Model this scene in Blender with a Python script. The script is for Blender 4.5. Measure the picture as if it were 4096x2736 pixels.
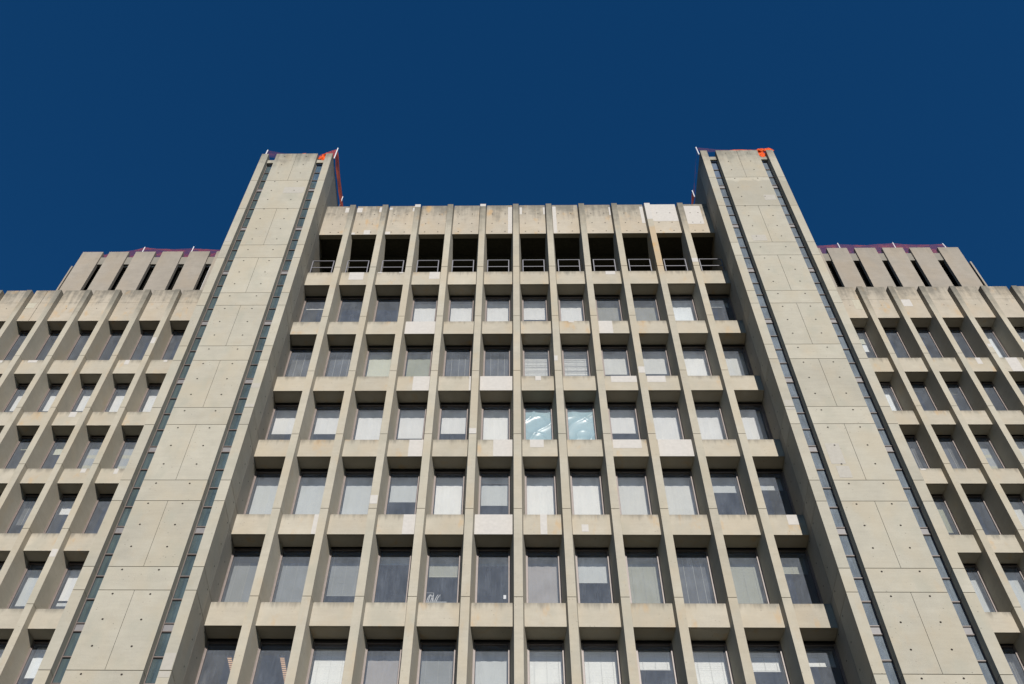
import bpy, bmesh, math, random
from mathutils import Vector, Matrix, noise
random.seed(7)
S = bpy.context.scene
C = S.collection
for o in list(bpy.data.objects):
    bpy.data.objects.remove(o)

# ------------------------------------------------------------------ camera
PITCH, YAW, ROLL = 0.973559, -0.048824, 0.0372
fw = Vector((math.sin(YAW) * math.cos(PITCH), math.cos(YAW) * math.cos(PITCH), math.sin(PITCH)))
rt = Vector((math.cos(YAW), -math.sin(YAW), 0))
up = rt.cross(fw)
cr, sr = math.cos(ROLL), math.sin(ROLL)
a, b = rt * cr + up * sr, up * cr - rt * sr
cam_d = bpy.data.cameras.new('camera')
cam_d.sensor_width = 36.0
cam_d.lens = 36.0 * 4481.81 / 4096.0
cam_d.shift_x = 115.87 / 4096.0
cam_d.clip_start = 0.1
cam_d.clip_end = 6000
cam = bpy.data.objects.new('camera', cam_d)
C.objects.link(cam)
m = Matrix((a, b, -fw)).transposed().to_4x4()
m.translation = Vector((0, 0, 1.6))
cam.matrix_world = m
S.camera = cam
S.view_settings.view_transform = 'Standard'
S.view_settings.look = 'None'
S.view_settings.exposure = 0.56
S.view_settings.gamma = 1.0
S.render.resolution_x, S.render.resolution_y = 1024, 684

# ------------------------------------------------------------------ sky and sun
SUN_EL, SUN_AZ = math.radians(28.9), math.radians(8.7)      # azimuth towards +X from -Y
sun_dir = Vector((math.sin(SUN_AZ) * math.cos(SUN_EL), -math.cos(SUN_AZ) * math.cos(SUN_EL), math.sin(SUN_EL)))
W = bpy.data.worlds.new('World')
S.world = W
W.use_nodes = True
nt = W.node_tree
nt.nodes.clear()
sky = nt.nodes.new('ShaderNodeTexSky')
sky.sky_type = 'NISHITA'
sky.sun_disc = False
sky.sun_elevation = SUN_EL
sky.sun_rotation = math.pi - SUN_AZ
sky.altitude = 1500
sky.air_density = 1.0
sky.dust_density = 0.15
sky.ozone_density = 5.0
hs = nt.nodes.new('ShaderNodeHueSaturation')
hs.inputs['Saturation'].default_value = 1.235
hs.inputs['Value'].default_value = 1.0
bg = nt.nodes.new('ShaderNodeBackground')
bg.inputs['Strength'].default_value = 0.0583
ow = nt.nodes.new('ShaderNodeOutputWorld')
nt.links.new(sky.outputs[0], hs.inputs['Color'])
nt.links.new(hs.outputs[0], bg.inputs[0])
nt.links.new(bg.outputs[0], ow.inputs[0])

sl = bpy.data.lights.new('sun', 'SUN')
sl.energy = 4.4
sl.angle = math.radians(0.5)
sl.color = (1.0, 0.955, 0.89)
so = bpy.data.objects.new('sun', sl)
C.objects.link(so)
so.rotation_euler = sun_dir.to_track_quat('Z', 'Y').to_euler()
so.location = sun_dir * 100

# ------------------------------------------------------------------ materials
def new_mat(name):
    mt = bpy.data.materials.new(name)
    mt.use_nodes = True
    mt.node_tree.nodes.clear()
    return mt, mt.node_tree.nodes, mt.node_tree.links

def principled(N, L, col=None, rough=.8, spec=.3):
    p = N.new('ShaderNodeBsdfPrincipled')
    o = N.new('ShaderNodeOutputMaterial')
    L.new(p.outputs[0], o.inputs[0])
    if col: p.inputs['Base Color'].default_value = (*col, 1)
    p.inputs['Roughness'].default_value = rough
    p.inputs['Specular IOR Level'].default_value = spec
    return p

def mixc(N, L, f, c1, c2, mode='MIX'):
    mx = N.new('ShaderNodeMix'); mx.data_type = 'RGBA'; mx.blend_type = mode
    for s, v in ((0, f), (6, c1), (7, c2)):
        if isinstance(v, (int, float)): mx.inputs[s].default_value = v
        elif isinstance(v, tuple): mx.inputs[s].default_value = (*v, 1)
        else: L.new(v, mx.inputs[s])
    return mx.outputs[2]

def mth(N, L, op, x, y=None, z=None, clamp=False):
    n = N.new('ShaderNodeMath'); n.operation = op; n.use_clamp = clamp
    for i, v in enumerate((x, y, z)):
        if v is None: continue
        if isinstance(v, (int, float)): n.inputs[i].default_value = v
        else: L.new(v, n.inputs[i])
    return n.outputs[0]

def rng(N, L, v, a0, a1, b0=0., b1=1., smooth=True):
    n = N.new('ShaderNodeMapRange')
    n.interpolation_type = 'SMOOTHSTEP' if smooth else 'LINEAR'
    L.new(v, n.inputs[0])
    for i, q in enumerate((a0, a1, b0, b1)): n.inputs[i + 1].default_value = q
    return n.outputs[0]

def noise_n(N, L, vec, scale, detail=3., rough=.55, sc=(1, 1, 1), w=None):
    mp = N.new('ShaderNodeMapping'); L.new(vec, mp.inputs[0]); mp.inputs[3].default_value = sc
    n = N.new('ShaderNodeTexNoise')
    if w is not None:
        n.noise_dimensions = '4D'; L.new(w, n.inputs['W'])
    L.new(mp.outputs[0], n.inputs['Vector'])
    n.inputs['Scale'].default_value = scale
    n.inputs['Detail'].default_value = detail
    n.inputs['Roughness'].default_value = rough
    return n.outputs[0]

def concrete(name, base, grime_top=.0, world_grime=None, rust=.0, var=.10, pits=.55, rust_z=None, stain=None, tone=.09, soot=(.085, .08, .068)):
    base = tuple(c * K for c in base)
    mt, N, L = new_mat(name)
    p = principled(N, L, rough=.9, spec=.15)
    geo = N.new('ShaderNodeNewGeometry'); pos = geo.outputs['Position']
    tc = N.new('ShaderNodeTexCoord')
    oi = N.new('ShaderNodeObjectInfo')
    rw = mth(N, L, 'MULTIPLY', oi.outputs['Random'], 37.)
    big = noise_n(N, L, pos, .55, 3., .6, (1, 1, .8), rw)
    med = noise_n(N, L, pos, 2.6, 4., .6, (1, 1, 1), rw)
    board = noise_n(N, L, pos, 1.0, 4., .6, (1.4, 1.4, 11.), rw)
    fine = noise_n(N, L, pos, 38., 3., .65)
    k = mth(N, L, 'ADD', mth(N, L, 'MULTIPLY', big, 1.2), mth(N, L, 'MULTIPLY', med, 1.0))
    k = mth(N, L, 'ADD', k, mth(N, L, 'MULTIPLY', board, .75))
    k = mth(N, L, 'ADD', k, mth(N, L, 'MULTIPLY', fine, .9))
    k = mth(N, L, 'MULTIPLY_ADD', k, 1 / 3.85, -.5)          # about -.5 .. .5
    k = mth(N, L, 'MULTIPLY_ADD', k, var * 6.0, 1.0)
    kr = mth(N, L, 'MULTIPLY_ADD', oi.outputs['Random'], tone, -tone / 2)
    k = mth(N, L, 'ADD', k, kr)
    val = N.new('ShaderNodeCombineColor')
    for i in range(3): L.new(k, val.inputs[i])
    col = mixc(N, L, 1.0, base, val.outputs[0], 'MULTIPLY')
    # warm and greenish-grey drifts
    drift = rng(N, L, noise_n(N, L, pos, .9, 2., .5, (1, 1, .6), rw), .42, .66)
    col = mixc(N, L, mth(N, L, 'MULTIPLY', drift, .38), col, tuple(c * q for c, q in zip(base, (1.03, .94, .82))))
    drift2 = rng(N, L, noise_n(N, L, pos, 1.3, 3., .55, (1, 1, .5), mth(N, L, 'ADD', rw, 9.)), .50, .70)
    col = mixc(N, L, mth(N, L, 'MULTIPLY', drift2, .45), col, tuple(c * q for c, q in zip(base, (.84, .88, .88))))
    # pits (bug holes)
    vo = N.new('ShaderNodeTexVoronoi'); vo.inputs['Scale'].default_value = 7.5
    mp = N.new('ShaderNodeMapping'); L.new(pos, mp.inputs[0]); L.new(mp.outputs[0], vo.inputs['Vector'])
    pit = rng(N, L, vo.outputs['Distance'], .09, .15, 1., 0.)
    pmask = rng(N, L, noise_n(N, L, pos, 1.7, 2.), .50, .62)
    pit = mth(N, L, 'MULTIPLY', mth(N, L, 'MULTIPLY', pit, pmask), pits)
    col = mixc(N, L, pit, col, tuple(c * .42 for c in base))
    gen = N.new('ShaderNodeSeparateXYZ'); L.new(tc.outputs['Generated'], gen.inputs[0])
    sx = N.new('ShaderNodeSeparateXYZ'); L.new(pos, sx.inputs[0])
    streak = noise_n(N, L, pos, 1.0, 4., .65, (5.5, 5.5, .35), rw)
    if grime_top:
        # dirt washed down from the top edge of each panel
        h = mth(N, L, 'MULTIPLY_ADD', streak, 1.1, -.55)
        g = mth(N, L, 'ADD', gen.outputs[2], mth(N, L, 'MULTIPLY', h, .9))
        g = rng(N, L, g, .72, 1.12)
        col = mixc(N, L, mth(N, L, 'MULTIPLY', g, grime_top), col, soot)
    if world_grime:
        z0, z1, amt = world_grime
        g = mth(N, L, 'ADD', sx.outputs[2], mth(N, L, 'MULTIPLY_ADD', streak, 3.2, -1.6))
        g = mth(N, L, 'ADD', g, mth(N, L, 'MULTIPLY_ADD', med, 3.0, -1.5))
        g = rng(N, L, g, z0, z1)
        col = mixc(N, L, mth(N, L, 'MULTIPLY', g, amt), col, soot)
    if stain:
        # one large damp-grey tide mark with a ragged upper edge
        zz = mth(N, L, 'ADD', sx.outputs[2], mth(N, L, 'MULTIPLY_ADD', med, 1.6, -.8))
        g = mth(N, L, 'MULTIPLY', rng(N, L, zz, stain[0], stain[0] + .8), rng(N, L, zz, stain[1], stain[1] + .12, 1., 0.))
        g = mth(N, L, 'MULTIPLY', g, rng(N, L, sx.outputs[0], stain[2], stain[2] + .1))
        col = mixc(N, L, mth(N, L, 'MULTIPLY', g, .42), col, tuple(c * .66 for c in base))
    if rust:
        r = noise_n(N, L, pos, 1.0, 4., .6, (2.1, 2.1, .9), mth(N, L, 'ADD', rw, 3.))
        r = rng(N, L, r, .50 if rust_z else .56, .74)
        if rust_z:
            zz = mth(N, L, 'ADD', sx.outputs[2], mth(N, L, 'MULTIPLY', streak, .8))
            r = mth(N, L, 'MULTIPLY', mth(N, L, 'ADD', r, .45, clamp=True), mth(N, L, 'MULTIPLY', rng(N, L, zz, rust_z[0], rust_z[0] + 1.2), rng(N, L, zz, rust_z[1], rust_z[1] + .3, 1., 0.)))
        col = mixc(N, L, mth(N, L, 'MULTIPLY', r, rust), col, (.38, .235, .10))
    L.new(col, p.inputs['Base Color'])
    bm_ = N.new('ShaderNodeBump'); bm_.inputs['Strength'].default_value = .25; bm_.inputs['Distance'].default_value = .02
    L.new(mth(N, L, 'ADD', fine, mth(N, L, 'MULTIPLY', pit, -1.5)), bm_.inputs['Height'])
    L.new(bm_.outputs[0], p.inputs['Normal'])
    return mt

def flat(name, col, rough=.6, spec=.3, var=0., metallic=0.):
    col = tuple(c * K for c in col)
    mt, N, L = new_mat(name)
    p = principled(N, L, col, rough, spec)
    p.inputs['Metallic'].default_value = metallic
    if var:
        geo = N.new('ShaderNodeNewGeometry')
        n = noise_n(N, L, geo.outputs['Position'], 9., 4., .6, (1, 1, 1))
        k = rng(N, L, n, .3, .7, 1 - var, 1 + var, False)
        v = N.new('ShaderNodeCombineColor')
        for i in range(3): L.new(k, v.inputs[i])
        L.new(mixc(N, L, 1., col, v.outputs[0], 'MULTIPLY'), p.inputs['Base Color'])
    return mt

K = 0.68                       # overall reflectance of this place's materials
BASE = (.475, .430, .350)
M = {}
M['conc'] = concrete('board_marked_concrete', BASE, grime_top=.55, rust=.48, var=.17)
M['parapet'] = concrete('weathered_parapet_concrete', (.475, .42, .34), world_grime=(47.3, 49.3, .74), rust=.6, var=.20)
M['fin'] = concrete('fin_concrete', (.47, .43, .35), world_grime=(45.2, 49.0, .85), rust=.16, var=.18)
M['finrust'] = concrete('rust_stained_fin_concrete', (.46, .42, .34), world_grime=(48.4, 50.0, .5), rust=.85, rust_z=(42.2, 46.6), var=.18)
M['tower'] = concrete('tower_concrete', (.455, .424, .350), world_grime=(50.1, 52.7, .75), rust=.10, var=.16, pits=.75, tone=.13, stain=(45.6, 48.55, 9.7))
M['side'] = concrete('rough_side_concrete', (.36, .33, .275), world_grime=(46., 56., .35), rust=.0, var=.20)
M['pent'] = concrete('penthouse_concrete', (.355, .315, .265), world_grime=(57.2, 59.2, .35), rust=.0, var=.20, pits=.1)
M['pent2'] = concrete('grey_penthouse_concrete', (.27, .25, .215), var=.12, pits=.1)
M['patch'] = flat('fresh_repair_mortar', (.575, .545, .51), .9, .1, .06)
M['lav'] = flat('lilac_grey_repair_mortar', (.465, .435, .385), .9, .1, .05)
M['cream'] = flat('cream_repair_mortar', (.50, .465, .375), .9, .1, .06)
M['joint'] = flat('dark_joint_sealant', (.055, .05, .042), .9, .1)
M['hole'] = flat('tie_hole_shadow', (.035, .028, .024), .95, .05)
M['dark'] = flat('dark_soffit_lining', (.022, .021, .018), .95, .05)
M['frame'] = flat('bronze_window_frame', (.235, .185, .165), .45, .4, .12)
M['framed'] = flat('dark_bronze_frame', (.06, .045, .042), .5, .4)
M['slotpanel'] = flat('lilac_grey_metal_panel', (.20, .19, .195), .5, .4, .12)
M['gasket'] = flat('black_gasket', (.02, .02, .022), .6, .3)
M['room'] = flat('painted_room', (.30, .31, .33), .9, .1)
M['roomdark'] = flat('dim_shaft_lining', (.07, .075, .08), .9, .1)
M['rail'] = flat('galvanised_rail', (.19, .185, .21), .5, .4, .08)
M['white'] = flat('white_painted_metal', (.78, .78, .80), .5, .3)
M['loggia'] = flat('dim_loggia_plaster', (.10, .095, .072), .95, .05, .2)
M['pavement'] = flat('ground_pavement', (.075, .078, .045), .95, .1, .15)

def glass_mat(name, dust=.175, tint=(.91, .915, .905), dcol=(.50, .56, .66), scale=1.):
    mt, N, L = new_mat(name)
    out = N.new('ShaderNodeOutputMaterial')
    tr = N.new('ShaderNodeBsdfTransparent'); tr.inputs[0].default_value = (*tint, 1)
    gl = N.new('ShaderNodeBsdfGlossy'); gl.inputs['Roughness'].default_value = .02
    df = N.new('ShaderNodeBsdfDiffuse')
    geo = N.new('ShaderNodeNewGeometry')
    fr = N.new('ShaderNodeFresnel'); fr.inputs[0].default_value = 1.5
    ms = N.new('ShaderNodeMixShader'); ms2 = N.new('ShaderNodeMixShader')
    fz = mth(N, L, 'MULTIPLY', fr.outputs[0], 1.5, clamp=True)
    L.new(fz, ms.inputs[0]); L.new(tr.outputs[0], ms.inputs[1]); L.new(gl.outputs[0], ms.inputs[2])
    n1 = noise_n(N, L, geo.outputs['Position'], 2.2, 3., .6, (1, 1, .6))
    n2 = noise_n(N, L, geo.outputs['Position'], 45., 2., .7, (1, 1, 1))
    n3 = noise_n(N, L, geo.outputs['Position'], 1., 3., .7, (16, 16, 1.2))
    d = mth(N, L, 'MULTIPLY', rng(N, L, n1, .25, .8, .8, 1.25), rng(N, L, n2, .35, .7, .8, 1.25))
    d = mth(N, L, 'MULTIPLY', d, rng(N, L, n3, .4, .75, .92, 1.2))
    d = mth(N, L, 'MULTIPLY', d, dust, clamp=True)
    df.inputs[0].default_value = (*[c * K for c in dcol], 1)
    L.new(d, ms2.inputs[0]); L.new(ms.outputs[0], ms2.inputs[1]); L.new(df.outputs[0], ms2.inputs[2])
    L.new(ms2.outputs[0], out.inputs[0])
    return mt

M['glass'] = glass_mat('dusty_window_glass')
M['slotglass_reflection'] = glass_mat('stair_glass_painted_reflection', dust=.34, dcol=(.46, .54, .62), tint=(.55, .66, .72))  # right tower: same glass, its paler reflection painted in through the dust amount
M['slotglass'] = glass_mat('obscured_stair_glass', dust=.20, dcol=(.33, .45, .48), tint=(.55, .68, .70))

def fabric(name, col, rough=.9, wave=None, var=.04, trans=0.):
    col = tuple(c * K for c in col)
    mt, N, L = new_mat(name)
    p = principled(N, L, col, rough, .1)
    geo = N.new('ShaderNodeNewGeometry')
    n = noise_n(N, L, geo.outputs['Position'], 1.6, 3., .6)
    k = rng(N, L, n, .3, .7, 1 - var, 1 + var, False)
    v = N.new('ShaderNodeCombineColor')
    for i in range(3): L.new(k, v.inputs[i])
    c = mixc(N, L, 1., col, v.outputs[0], 'MULTIPLY')
    if wave:
        sx = N.new('ShaderNodeSeparateXYZ'); L.new(geo.outputs['Position'], sx.inputs[0])
        f = mth(N, L, 'SINE', mth(N, L, 'MULTIPLY_ADD', sx.outputs[2], wave, mth(N, L, 'MULTIPLY', n, 3.)))
        c = mixc(N, L, rng(N, L, f, .3, .9, 0., .55), c, (.45, .42, .28))
    L.new(c, p.inputs['Base Color'])
    return mt

BL = {  # blind fabrics
 'W': fabric('white_roller_fabric', (.86, .85, .83), var=.02), 'X': fabric('bright_white_fabric', (.93, .92, .89), var=.015),
 'B': fabric('blue_white_fabric', (.94, .97, .98), var=.02),
 'C': fabric('cream_roller_fabric', (.68, .68, .55)), 'c': fabric('aged_green_cream_fabric', (.40, .41, .31), var=.12),
 'S': fabric('silver_grey_fabric', (.74, .735, .70), var=.03), 'G': fabric('light_grey_fabric', (.62, .64, .635), var=.03),
 'g': fabric('warm_grey_fabric', (.40, .375, .365), var=.07), 'y': fabric('grey_beige_fabric', (.34, .335, .29), var=.07),
 'v': fabric('charcoal_screen_fabric', (.13, .132, .132), var=.2), 'Z': fabric('banded_grey_fabric', (.42, .44, .45), wave=9.),
 'L': flat('white_slat', (1.1, 1.1, 1.06), .6, .3), 'l': flat('dull_grey_slat', (.31, .325, .32), .6, .3),
 'Y': flat('beige_slat', (.46, .465, .38), .6, .3), 'k': flat('blind_cord', (.55, .55, .52), .8, .1),
}

def plastic_mat():
    mt, N, L = new_mat('crumpled_clear_sheeting')
    p = principled(N, L, (.40, .48, .53), .30, .6)
    geo = N.new('ShaderNodeNewGeometry')
    w = noise_n(N, L, geo.outputs['Position'], 2.4, 2., .5, (1.0, 1, .8))
    w = mth(N, L, 'ABSOLUTE', mth(N, L, 'SUBTRACT', w, .5))
    rd = rng(N, L, w, .0, .035, 1., 0.)
    L.new(mixc(N, L, mth(N, L, 'MULTIPLY', rd, .0), (.36, .52, .58), (.8, .85, .88)), p.inputs['Base Color'])
    p.inputs['Alpha'].default_value = .72
    return mt
M['plastic'] = plastic_mat()

def net_mat(name, lo, hi):
    mt, N, L = new_mat(name)
    out = N.new('ShaderNodeOutputMaterial')
    tr = N.new('ShaderNodeBsdfTransparent')
    p = N.new('ShaderNodeBsdfPrincipled'); p.inputs['Base Color'].default_value = (.62, .075, .012, 1)
    p.inputs['Roughness'].default_value = .6
    ms = N.new('ShaderNodeMixShader')
    geo = N.new('ShaderNodeNewGeometry')
    sx = N.new('ShaderNodeSeparateXYZ'); L.new(geo.outputs['Position'], sx.inputs[0])
    # knitted strands: horizontal cords carrying folds, thin verticals between
    hz = mth(N, L, 'SINE', mth(N, L, 'MULTIPLY_ADD', sx.outputs[2], 78., mth(N, L, 'MULTIPLY', noise_n(N, L, geo.outputs['Position'], .8, 2.), 8.)))
    vx = mth(N, L, 'SINE', mth(N, L, 'MULTIPLY', mth(N, L, 'ADD', sx.outputs[0], sx.outputs[1]), 90.))
    f = mth(N, L, 'MAXIMUM', rng(N, L, hz, .15, .75), rng(N, L, vx, .55, .9))
    bunch = rng(N, L, noise_n(N, L, geo.outputs['Position'], 1.6, 3., .6, (.6, .6, 1.4)), .42, .62)
    f = mth(N, L, 'MULTIPLY', f, rng(N, L, bunch, 0., 1., lo, hi))
    L.new(mth(N, L, 'ADD', f, .04 if lo < .8 else .72, clamp=True), ms.inputs[0])
    if lo > .8: p.inputs['Base Color'].default_value = (.80, .13, .02, 1)
    tl = N.new('ShaderNodeBsdfTranslucent'); tl.inputs[0].default_value = (.62, .075, .012, 1)
    if lo > .8: tl.inputs[0].default_value = (.80, .13, .02, 1)
    ad = N.new('ShaderNodeMixShader'); ad.inputs[0].default_value = .45
    L.new(p.outputs[0], ad.inputs[1]); L.new(tl.outputs[0], ad.inputs[2])
    L.new(tr.outputs[0], ms.inputs[1]); L.new(ad.outputs[0], ms.inputs[2]); L.new(ms.outputs[0], out.inputs[0])
    return mt
M['net'] = net_mat('orange_debris_netting', .42, 1.0)
M['netdense'] = net_mat('doubled_orange_netting', .85, 1.3)
M['netpent'] = net_mat('loose_orange_netting', .22, .55)
M['netthin'] = net_mat('sparse_orange_netting', .06, .2)
M['netfold'] = flat('bunched_orange_netting', (.86, .115, .018), .7, .1, .45)

def lamp_mat():
    mt, N, L = new_mat('warm_fluorescent_diffuser')
    e = N.new('ShaderNodeEmission'); e.inputs[0].default_value = (1., .62, .36, 1); e.inputs[1].default_value = .55
    o = N.new('ShaderNodeOutputMaterial'); L.new(e.outputs[0], o.inputs[0])
    return mt
M['lamp'] = lamp_mat()

# ------------------------------------------------------------------ mesh helpers
class MB:
    def __init__(s, *mats): s.v, s.f, s.mi, s.mats = [], [], [], list(mats)
    def mat(s, mt):
        if mt not in s.mats: s.mats.append(mt)
        return s.mats.index(mt)
    def poly(s, pts, mt):
        n = len(s.v); s.v += [tuple(q) for q in pts]; s.f.append(tuple(range(n, n + len(pts)))); s.mi.append(s.mat(mt))
    def box(s, x0, x1, y0, y1, z0, z1, mt):
        if x1 <= x0 or y1 <= y0 or z1 <= z0: return s
        n = len(s.v); k = s.mat(mt)
        s.v += [(x, y, z) for z in (z0, z1) for x, y in ((x0, y0), (x1, y0), (x1, y1), (x0, y1))]
        for q in ((3, 2, 1, 0), (4, 5, 6, 7), (0, 1, 5, 4), (1, 2, 6, 5), (2, 3, 7, 6), (3, 0, 4, 7)):
            s.f.append(tuple(n + i for i in q)); s.mi.append(k)
        return s
    def hex(s, low, high, mt):
        n = len(s.v); k = s.mat(mt); s.v += list(low) + list(high); c = len(low)
        s.f.append(tuple(n + i for i in reversed(range(c)))); s.mi.append(k)
        s.f.append(tuple(n + c + i for i in range(c))); s.mi.append(k)
        for i in range(c):
            j = (i + 1) % c
            s.f.append((n + i, n + j, n + c + j, n + c + i)); s.mi.append(k)
        return s
    def disc(s, x, y, z, r, mt, axis='y', n=9):
        pts = []
        for i in range(n):
            t = 2 * math.pi * i / n
            pts.append((x + r * math.cos(t), y, z + r * math.sin(t)) if axis == 'y' else (x, y + r * math.cos(t), z + r * math.sin(t)))
        s.poly(pts, mt)
    def bar(s, p, q, r, mt, n=6):
        p, q = Vector(p), Vector(q); d = (q - p).normalized()
        u = d.orthogonal().normalized(); w = d.cross(u)
        ring = lambda c: [tuple(c + r * (math.cos(t) * u + math.sin(t) * w)) for t in [2 * math.pi * i / n for i in range(n)]]
        return s.hex(ring(p), ring(q), mt)
    def mesh(s, name):
        me = bpy.data.meshes.new(name); me.from_pydata(s.v, [], s.f)
        for mt in s.mats: me.materials.append(mt)
        me.polygons.foreach_set('material_index', s.mi); me.update()
        return me
    def build(s, name, parent=None, loc=(0, 0, 0)):
        return link(name, s.mesh(name), parent, loc)

def link(name, me, parent=None, loc=(0, 0, 0)):
    o = bpy.data.objects.new(name, me); C.objects.link(o)
    o.location = loc
    if parent: o.parent = parent
    return o

def tag(o, label, cat, group=None):
    o['label'] = label; o['category'] = cat
    if group: o['group'] = group
    return o

def root(name, label, cat, loc=(0, 0, 0), group=None):
    return tag(link(name, None, None, loc), label, cat, group)

# ------------------------------------------------------------------ measured levels and planes (metres)
YT = 22.979                      # stair tower face
YF, YS = 24.091, 24.36           # central fins, central spandrels
VF, VS = 28.60, 28.86            # wing fins, wing spandrels
JOINTS = [51.861, 48.918, 46.078, 42.770, 41.690, 38.931, 38.014, 35.233, 34.317, 31.539, 30.614, 27.837, 26.892, 24.135, 23.240, 20.471, 19.56, 16.75, 15.85, 13.05, 12.15]
TOPS = [42.78, 38.915, 35.195, 31.49, 27.765, 24.07, 20.36]       # central spandrel tops = fin joints
BOTS = [41.77, 38.045, 34.325, 30.615, 26.885, 23.20, 19.49]
WTOP = [42.72, 38.89, 35.22, 31.56, 27.885, 24.21, 20.53]
WBOT = [41.69, 37.99, 34.36, 30.68, 27.02, 23.34, 19.66]
G = .011                         # half width of an open joint

PATCH = [('S', -7.89, -7.66, 48.29, 48.75), ('S', -7.37, -7.09, 48.29, 48.74), ('S', -6.29, -6.13, 48.3, 48.79), ('S', -5.85, -5.68, 48.54, 48.75), ('S', -4.72, -4.6, 48.36, 48.73), ('F', -4.6, -4.33, 48.29, 48.56), ('F', -1.55, -1.28, 48.32, 48.58), ('S', -0.25, -0.04, 46.19, 48.73), ('S', 0.29, 0.4, 48.0, 48.69), ('S', 1.38, 1.51, 47.98, 48.68), ('S', 1.82, 1.98, 46.19, 48.76), ('S', 4.44, 4.56, 47.87, 48.66), ('S', 5.88, 6.03, 47.07, 48.7), ('F', 6.07, 6.34, 46.96, 48.54), ('S', 6.39, 7.57, 47.25, 48.905), ('S', 7.94, 8.69, 46.97, 48.73), ('S', -7.35, -7.19, 46.13, 46.33), ('S', -6.79, -6.51, 46.13, 46.54), ('S', -5.83, -5.59, 46.12, 46.4), ('S', -7.0, -6.38, 42.18, 42.85), ('S', -3.58, -3.14, 42.22, 42.85), ('S', -5.79, -5.6, 42.72, 42.87), ('S', -4.88, -4.71, 42.7, 42.86), ('S', 3.9, 4.31, 42.52, 42.87), ('F', 7.59, 7.86, 43.08, 43.41), ('S', -4.33, -3.02, 38.0, 38.94), ('S', 3.35, 3.89, 38.0, 38.94), ('S', 2.17, 2.39, 38.83, 38.94), ('S', -3.72, -3.0, 34.3, 35.25), ('S', -1.65, -0.0, 34.3, 35.25), ('S', 0.79, 1.0, 34.94, 35.25), ('S', 3.57, 4.54, 34.82, 35.25), ('S', 4.89, 5.57, 34.82, 35.25), ('F', 1.51, 1.64, 35.82, 36.15), ('F', 4.58, 4.82, 35.03, 35.42), ('F', -1.55, -1.3, 31.5, 31.79), ('S', -3.59, -3.0, 30.55, 31.58), ('S', -0.71, -0.0, 30.55, 31.59), ('S', 0.54, 1.01, 31.09, 31.58), ('S', 3.36, 4.33, 31.04, 31.59), ('S', 4.89, 6.1, 30.55, 31.62), ('S', -6.32, -6.1, 26.8, 27.9), ('S', -3.49, -3.0, 26.8, 27.9), ('S', -1.26, -0.0, 26.8, 27.9), ('S', 0.81, 1.02, 26.8, 27.9), ('S', 2.09, 2.3, 27.01, 27.33), ('S', 8.5, 8.84, 27.33, 27.91), ('F', -4.6, -4.35, 27.98, 28.38), ('T', -9.11, -8.82, 20.49, 21.04), ('T', -9.11, -8.82, 20.25, 20.45), ('T', -9.12, -8.82, 32.65, 32.92), ('T', -9.12, -8.82, 31.56, 31.72), ('T', 9.06, 9.35, 31.56, 31.9), ('T', 9.06, 9.35, 31.36, 31.51), ('T', -12.25, -12.01, 43.06, 43.45), ('T', -10.55 , -9.6, 47.6, 48.2), ('T', 11.2, 11.7, 46.6, 47.1), ('T', 10.0, 10.6, 42.9, 43.4),('T', 9.9, 10.35, 28.6, 29.6), ('T', 10.0, 10.4, 27.95, 28.5),
('W', -22.0, -21.58, 42.55, 42.83), ('W', -17.55, -17.35, 42.38, 42.83), ('W', -15.8, -15.64, 42.57, 42.82), ('W', -23.36, -23.17, 42.54, 42.84), ('V', -16.66, -16.47, 43.69, 44.17), ('W', -18.81, -18.52, 38.55, 38.92), ('W', -17.16, -16.96, 34.99, 35.32), ('W', -15.82, -15.66, 34.91, 35.32), ('V', -16.66, -16.44, 30.12, 30.5), ('W', 18.54, 18.98, 47.0, 47.6), ('C', 16.21, 16.57, 46.75, 47.6), ('W', 20.41, 20.63, 42.25, 42.82), ('W', 21.73, 22.24, 41.6, 42.83), ('W', 15.79, 15.99, 35.14, 35.32), ('V', 21.13, 21.33, 43.19, 43.43), ('C', -23.93, -23.35, 47.14, 47.61)]

def patches(mb, kinds, x0, x1, z0, z1, y):
    for k, a0, a1, b0, b1 in PATCH:
        if k not in kinds: continue
        q0, q1, r0, r1 = max(a0, x0), min(a1, x1), max(b0, z0), min(b1, z1)
        if q1 - q0 > .03 and r1 - r0 > .03:
            mb.box(q0, q1, y - .004, y + .01, r0, r1, M['lav'] if k == 'T' else M['cream'] if k == 'C' else M['patch'])

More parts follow.
